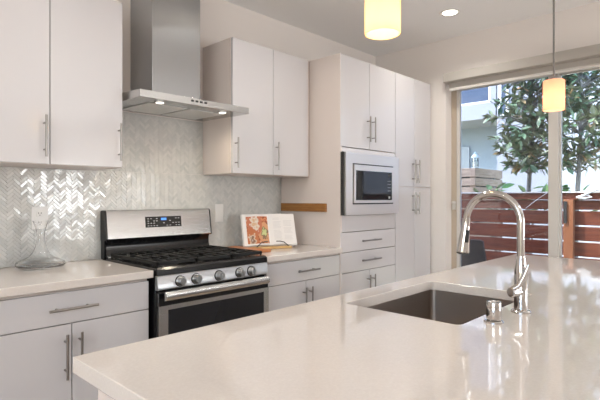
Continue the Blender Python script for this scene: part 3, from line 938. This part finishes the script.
k.tube([F_ + lv * .038 + Vector((0, 0, z_ + .010)), F_ + front_ * .026 + left_ * .018 + Vector((0, 0, 1.004)), F_ + front_ * .032 + left_ * .006 + Vector((0, 0, 1.032)),
        F_ + front_ * .034 - left_ * .008 + Vector((0, 0, 1.070))], [.0085, .0080, .0070, .0052], 16)
k.obj('lever', 'chrome', fa)

sp = thing('soap_dispenser', (.176, -2.288, .914), 'short chrome cylinder cap on the island left of the faucet', 'dispenser')
MB().lathe([(0, 0), (.028, 0), (.028, .003), (.025, .006), (0, .006)], (.176, -2.288, .9142), 32).obj('base_flange', 'chrome', sp)
MB().lathe([(0, .0062), (.0195, .0062), (.0215, .010), (.0215, .056), (.0200, .060), (.016, .060), (.015, .057), (0, .057)], (.176, -2.288, .9142), 32).obj('cap', 'chrome', sp)

# ------------------------------------------------------------------ pendants and downlights
def pendant(x, y, zb, h, r, sm, label, energy, col):
    t = thing('pendant_lamp', (x, y, zb), label, 'lamp')
    MB().lathe([(0, CZ - .022), (.055, CZ - .022), (.06, CZ - .015), (.06, CZ - .001), (0, CZ - .001)], (x, y, 0), 32).obj('ceiling_rose', 'nickel', t)
    MB().tube([(x, y, CZ - .022), (x, y, zb + h + .018)], .0055, 10).obj('stem', 'cord', t)
    prof = [(.0, zb + h), (r * .93, zb + h), (r, zb + h - .006), (r, zb), (r - .004, zb), (r - .004, zb + h - .008), (0, zb + h - .005)]
    MB().lathe(prof, (x, y, 0), 48).obj('lamp_shade', sm, t)
    MB().lathe([(0, zb + h + .001), (.018, zb + h + .001), (.018, zb + h + .012), (.008, zb + h + .02), (0, zb + h + .02)], (x, y, 0), 24).obj('cap', 'nickel', t)
    zc = zb + h * .52
    MB().tube([(x, y, zb + h - .008), (x, y, zc + .035)], .014, 14).obj('socket', 'plastic', t)
    MB().lathe([(0, -.052), (.012, -.050), (.024, -.038), (.029, -.02), (.027, -.002), (.015, .022), (.012, .033), (0, .033)], (x, y, zc), 24).obj('bulb', 'led', t)
    light('pendant_bulb', 'POINT', (x, y, zb + h * .2), energy, col, shadow_soft_size=.03)
pendant(0.072, -1.970, 1.809, .175, .0570, 'shade_a', 'amber glass cylinder pendant hanging at the top centre above the island', 1.0, (1, .82, .55))
pendant(1.536, -2.066, 1.745, .158, .0525, 'shade_b', 'peach glass cylinder pendant hanging in front of the sliding door', 0.5, (1, .78, .55))

for i, (x, y) in enumerate(((2.30, -1.10), (0.90, -1.10), (-0.50, -1.10), (2.0, -4.2), (0.2, -4.2), (-1.6, -4.2), (-2.4, -1.8))):  # first one is in view, the rest are added for light
    lab = 'round recessed ceiling downlight near the sliding door wall' if i == 0 else 'round recessed downlight in the ceiling, added out of view to light the room'
    t = thing('recessed_light', (x, y, CZ), lab, 'ceiling light', 'added recessed lights beyond the frame' if i else None)
    MB().lathe([(.058, -.004), (.078, -.0035), (.080, -.0005), (.056, -.0005)], (x, y, CZ), 36, closed=True).obj('trim_ring', 'plastic', t)
    MB().lathe([(0, -.0022), (.056, -.0022), (.056, -.0006), (0, -.0006)], (x, y, CZ), 36).obj('lens', 'led', t)
    light('downlight', 'AREA', (x, y, CZ - .02), 5.0, (1, .96, .90), direction=(0, 0, -1), shape='DISK', size=.11, spread=2.4)

# ------------------------------------------------------------------ outdoors
struct('balcony_floor', 'deck', (3.02, 4.34, -6, 1.2, -0.12, -0.02))
bpy.data.objects['balcony_floor'].name = 'floor_balcony'
struct('ground', 'soil', (4.34, 26, -14, 14, -0.30, -0.12))
# unseen wall added to keep the sun off the left part of the fence
struct('wall_sun_blocker', 'stucco', (2.87, 3.22, 0.80, 3.0, -0.1, 5.6))
struct('roof', 'stucco', (LX - .4, 2.95, BY1 - .4, .16, CZ + .15, CZ + .4))

fn = thing('wooden_fence', (4.27, -2.0, 0), 'redwood horizontal board fence with pale cap outside the sliding door', 'fence')
for i in range(7):
    zt = 1.160 - (i - 1) * .1585 if i else 1.318
    z1, z0 = (1.330, 1.262) if i == 0 else (1.3185 - .1585 * i + .1585 - .060 + 0.0, 0)
    if i:
        z1 = 1.257 - .0 if i == 1 else 1.145 - (i - 2) * .160
        z0 = 1.160 if i == 1 else z1 - .143
    xo = 4.235 if i == 0 else 4.262
    MB().box(xo, 4.292, -4.6, 0.05, z0, z1).obj('board', 'redwood', fn, 0.003)
MB().box(4.215, 4.345, -4.6, 0.05, 1.3305, 1.345).obj('cap_rail', 'cap', fn, 0.003)
for y in (-1.45, -2.75, -4.1, -0.05):
    MB().box(4.200, 4.2615, y - .045, y + .045, 0.0 - .02, 1.2615).obj('post', 'redwood_post', fn, 0.004)
MB().box(4.186, 4.1995, -1.438, -1.408, 1.02, 1.245).obj('black_bracket', 'slot', fn, 0.002)
k = MB().tube([(4.225, -1.52, 1.285), (4.21, -1.58, 1.30), (4.215, -1.64, 1.335), (4.23, -1.70, 1.36), (4.25, -1.80, 1.37)], .012, 10)
k.tube([(4.215, -1.54, 1.28), (4.205, -1.60, 1.275), (4.21, -1.66, 1.29), (4.215, -1.62, 1.31), (4.21, -1.57, 1.305)], .010, 10)
tag(k.obj('rope', 'rope', None, loc=(4.22, -1.6, 1.3)), 'white knotted rope hooked over the fence rail at the far right', 'rope')
k = MB().tube([(4.20, -1.255, 1.338), (4.20, -1.16, 1.27), (4.19, -1.04, 1.17)], .0035, 8)
tag(k.obj('cable', 'rope', None, loc=(4.2, -1.15, 1.25)), 'thin white cable slanting across the fence behind the faucet', 'cable')

# slatted box beyond the fence
sb = thing('slatted_box', (5.9, .6, -.12), 'weathered grey slatted timber box behind the left end of the fence', 'box')
bx0, bx1, by0, by1, bz = 5.30, 6.30, 0.01, 1.1, 1.685
for i in range(15):
    z1 = bz - i * .125
    if z1 - .11 < -.1: break
    k = MB()
    k.box(bx0, bx0 + .025, by0 + .0255, by1, z1 - .105, z1); k.box(bx0, bx1, by0, by0 + .025, z1 - .105, z1)
    k.obj('slat', 'greywood', sb, 0.003)
k = MB()
for x, y in ((bx0 + .026, by0 + .026), (bx1 - .07, by0 + .026), (bx0 + .026, by1 - .06), (bx1 - .07, by1 - .06)):
    k.box(x, x + .06, y, y + .06, -.12, bz)
k.obj('corner_post', 'greywood', sb)
MB().box(bx0 + .09, bx1 - .09, by0 + .09, by1 - .09, -.12, bz - .01).obj('gap_shade_box', 'slot', sb)  # dark box added to paint the shade between the slats
MB().box(bx0, bx1, by0, by1, bz + .001, bz + .018).obj('lid', 'greywood', sb, 0.003)
ln_ = thing('lantern', (5.45, .07, bz + .019), 'pale blue lantern standing on the slatted timber box', 'lantern')
k = MB().lathe([(0, 0), (.055, 0), (.055, .012), (0, .012)], (5.45, .07, bz + .02), 20); k.obj('base', 'lantern', ln_)
k = MB().lathe([(.042, .013), (.042, .15), (.039, .15), (.039, .013)], (5.45, .07, bz + .02), 20, closed=True); k.obj('glass_body', 'pane', ln_)
k = MB().lathe([(0, .15), (.062, .15), (.055, .165), (.022, .205), (.022, .225), (0, .235)], (5.45, .07, bz + .02), 20); k.obj('roof_cap', 'lantern', ln_)
MB().lathe([(0, .013), (.022, .013), (.022, .1), (0, .1)], (5.45, .07, bz + .02), 16).obj('candle', 'plastic', ln_)

# patio chair on the balcony
pc = thing('patio_chair', (3.78, -.66, -.02), 'charcoal patio chair on the balcony behind the faucet spray head', 'chair')
mxc = Matrix.Translation((3.60, -.655, 0))
k = MB(); k.prism([(-.24, .46), (.24, .46), (.195, .845), (.17, .858), (-.17, .858), (-.195, .845)], 0, 0.0, .03, mxc @ Matrix.Rotation(math.radians(-6), 4, 'Y'))
k.obj('backrest', 'charcoal', pc, 0.004)
MB().box(3.60, 4.08, -.895, -.415, .40, .44).obj('seat', 'charcoal', pc, 0.006)
for x in (3.62, 4.05):
    for y in (-.865, -.445):
        MB().box(x - .013, x + .013, y - .013, y + .013, -.02, .399).obj('leg', 'charcoal_metal', pc)

# houses beyond
ho = thing('white_house', (10, -4, -.12), 'white stucco house in sunlight behind the tree, right of the overhang', 'building')
MB().box(9.0, 14.0, -9.0, 1.15, -.12, 7.2).obj('wall', 'stucco', ho)
def hwin(par, x, y0, y1, z0, z1, pm='grey_pane', mull=1):
    k = MB(); t = .05
    k.box(x - .03, x + .02, y0 - t, y0, z0 - t, z1 + t); k.box(x - .03, x + .02, y1, y1 + t, z0 - t, z1 + t)
    k.box(x - .03, x + .02, y0, y1, z0 - t, z0); k.box(x - .03, x + .02, y0, y1, z1, z1 + t)
    for i in range(mull):
        ym = y0 + (y1 - y0) * (i + 1) / (mull + 1); k.box(x - .025, x + .02, ym - .02, ym + .02, z0, z1)
    f = k.obj('window', 'trim', par)
    MB().box(x - .012, x - .002, y0, y1, z0, z1).obj('pane', pm, f)
hwin(ho, 9.0, 0.955, 1.05, 3.05, 4.6, 'dark_pane', 0)
hwin(ho, 9.0, -1.0, -0.52, 3.45, 4.9, 'grey_pane')
h2 = thing('overhanging_house', (10.6, 4, -.12), 'house with blue shade painted on its wall, dark upper window and white overhanging bay, at left', 'building')
MB().box(10.2, 15.0, 1.30, 8.5, -.12, 3.1).obj('wall', 'stucco_shade', h2)
MB().box(9.0, 15.0, 1.18, 8.5, 3.005, 3.34).obj('balcony_slab', 'stucco', h2)
k = MB(); k.box(9.02, 15.0, 1.18, 1.30, 3.341, 7.0); k.box(9.04, 15.0, 1.30, 8.5, 5.2, 7.0); k.box(9.6, 15.0, 1.3, 8.5, 3.341, 5.2); k.obj('bay_wall', 'stucco', h2)
hwin(h2, 9.10, 1.36, 2.6, 3.40, 5.1, 'dark_pane', 0)
hwin(h2, 9.10, 2.7, 4.0, 3.40, 5.1, 'dark_pane', 0)
k = MB(); k.box(10.16, 10.2, 2.28, 3.2, 0, 2.55); k.obj('door', 'grey_pane', h2)

# trees
def tree(name, x, y, h, lean, label, seed, crown, n_tips, zmin, sz=.15):
    rnd = random.Random(seed)
    t = thing(name, (x, y, -.12), label, 'tree')
    tips = []
    trunk = [Vector((x + lean[0] * f * f, y + lean[1] * f * f + .02 * math.sin(f * 7), -.12 + h * f)) for f in [i / 9 for i in range(10)]]
    k = MB(); k.tube(trunk, [.040 - .030 * i / 9 for i in range(10)], 12)
    for i in range(n_tips):
        z = rnd.uniform(zmin, crown[2][1])
        f = max(.1, min(.95, (z - .10 + .12) / h))
        base = trunk[0].lerp(trunk[-1], 0); j = f * 9; a = int(j); base = trunk[a].lerp(trunk[min(a + 1, 9)], j - a)
        for _ in range(30):
            tip = Vector((rnd.uniform(*crown[0]), rnd.uniform(*crown[1]), z))
            cxm, cym = sum(crown[0]) / 2, sum(crown[1]) / 2
            wz = crown[3](z)
            if ((tip.x - cxm) / (crown[0][1] - cxm)) ** 2 + ((tip.y - cym) / ((crown[1][1] - cym))) ** 2 < wz * wz: break
        mid = base.lerp(tip, .55) + Vector((0, 0, .03))
        k.tube([base, mid, tip], [.010, .007, .003], 6)
        tips.append((tip, (tip - mid).normalized()))
    k.obj('trunk', 'bark', t)
    lf = MB(); tone = lf.bm.faces.layers.float.new('tone')
    for tip, d in tips:
        bt = rnd.random()
        for q_ in range(rnd.randint(9, 14)):
            u = Vector((rnd.gauss(0, 1), rnd.gauss(0, 1), rnd.gauss(0.1, .8))).normalized()
            u = (u + d * .7).normalized()
            L = sz * rnd.uniform(.7, 1.15); W = L * rnd.uniform(.15, .21)
            s0 = tip - d * rnd.uniform(0, .14)
            side = u.cross(Vector((rnd.gauss(0, .5), rnd.gauss(0, .5), 1))).normalized()
            nrm = side.cross(u)
            P = [s0, s0 + u * L * .3 + side * W * .8, s0 + u * L * .62 + side * W - nrm * L * .03, s0 + u * L - nrm * L * .12,
                 s0 + u * L * .62 - side * W - nrm * L * .03, s0 + u * L * .3 - side * W * .8]
            v = lf.verts(P)
            tn = min(1, max(0, bt * .6 + rnd.random() * .4))
            for fc in ((0, 1, 2), (0, 2, 3), (0, 3, 4), (0, 4, 5)):
                f_ = lf.face([v[i] for i in fc]); f_[tone] = tn
    lf.obj('foliage', 'leaf', t, fix=False, smooth=False)
tree('magnolia_tree', 5.25, -.72, 3.6, (.05, -.02), 'glossy leaved tree with bronze tips beyond the fence, left of the door stile', 11,
     [(4.75, 5.75), (-1.42, -.16), (1.62, 3.9), lambda z: (.75 if z > 2.6 else 1.0)], 250, 1.66, .14)
tree('magnolia_tree', 5.30, -1.26, 3.4, (.0, -.06), 'glossy leaved tree beyond the fence, right of the door stile behind the peach lamp', 23,
     [(4.85, 5.75), (-1.74, -1.0), (1.6, 3.6), lambda z: 1.0], 140, 1.66, .14)
def shrub(x, y, label, seed, z=1.30, n=26):
    rnd = random.Random(seed)
    t = thing('leafy_shrub', (x, y, -.12), label, 'shrub')
    k = MB()
    for i in range(4): k.tube([(x + .02 * i - .03, y + .03 * i - .05, -.12), (x + rnd.gauss(0, .04), y + rnd.gauss(0, .07), z)], .007, 6)
    k.obj('stem', 'bark', t)
    lf = MB(); tone = lf.bm.faces.layers.float.new('tone')
    for i in range(n):
        s0 = Vector((x + rnd.gauss(0, .05), y + rnd.gauss(0, .10), z + rnd.uniform(-.25, .10)))
        u = Vector((rnd.gauss(0, .8), rnd.gauss(0, 1), rnd.uniform(-.1, .9))).normalized()
        L = rnd.uniform(.12, .20); W = L * .22
        side = u.cross(Vector((rnd.gauss(0, .4), rnd.gauss(0, .4), 1))).normalized(); nrm = side.cross(u)
        v = lf.verts([s0, s0 + u * L * .35 + side * W, s0 + u * L * .7 + side * W * .8 - nrm * L * .08, s0 + u * L - nrm * L * .22, s0 + u * L * .7 - side * W * .8 - nrm * L * .08, s0 + u * L * .35 - side * W])
        tn = rnd.random()
        for fc in ((0, 1, 2), (0, 2, 3), (0, 3, 4), (0, 4, 5)):
            f_ = lf.face([v[q] for q in fc]); f_[tone] = tn
    lf.obj('foliage', 'leaf_low', t, fix=False, smooth=False)
shrub(4.74, -.52, 'low green shrub peeking over the fence beside the slatted box', 1)
shrub(4.74, -.86, 'low green shrub peeking over the fence left of the door stile', 2, n=34)
shrub(4.74, -1.38, 'low bright green shrub peeking over the fence right of the door stile', 3, n=30)
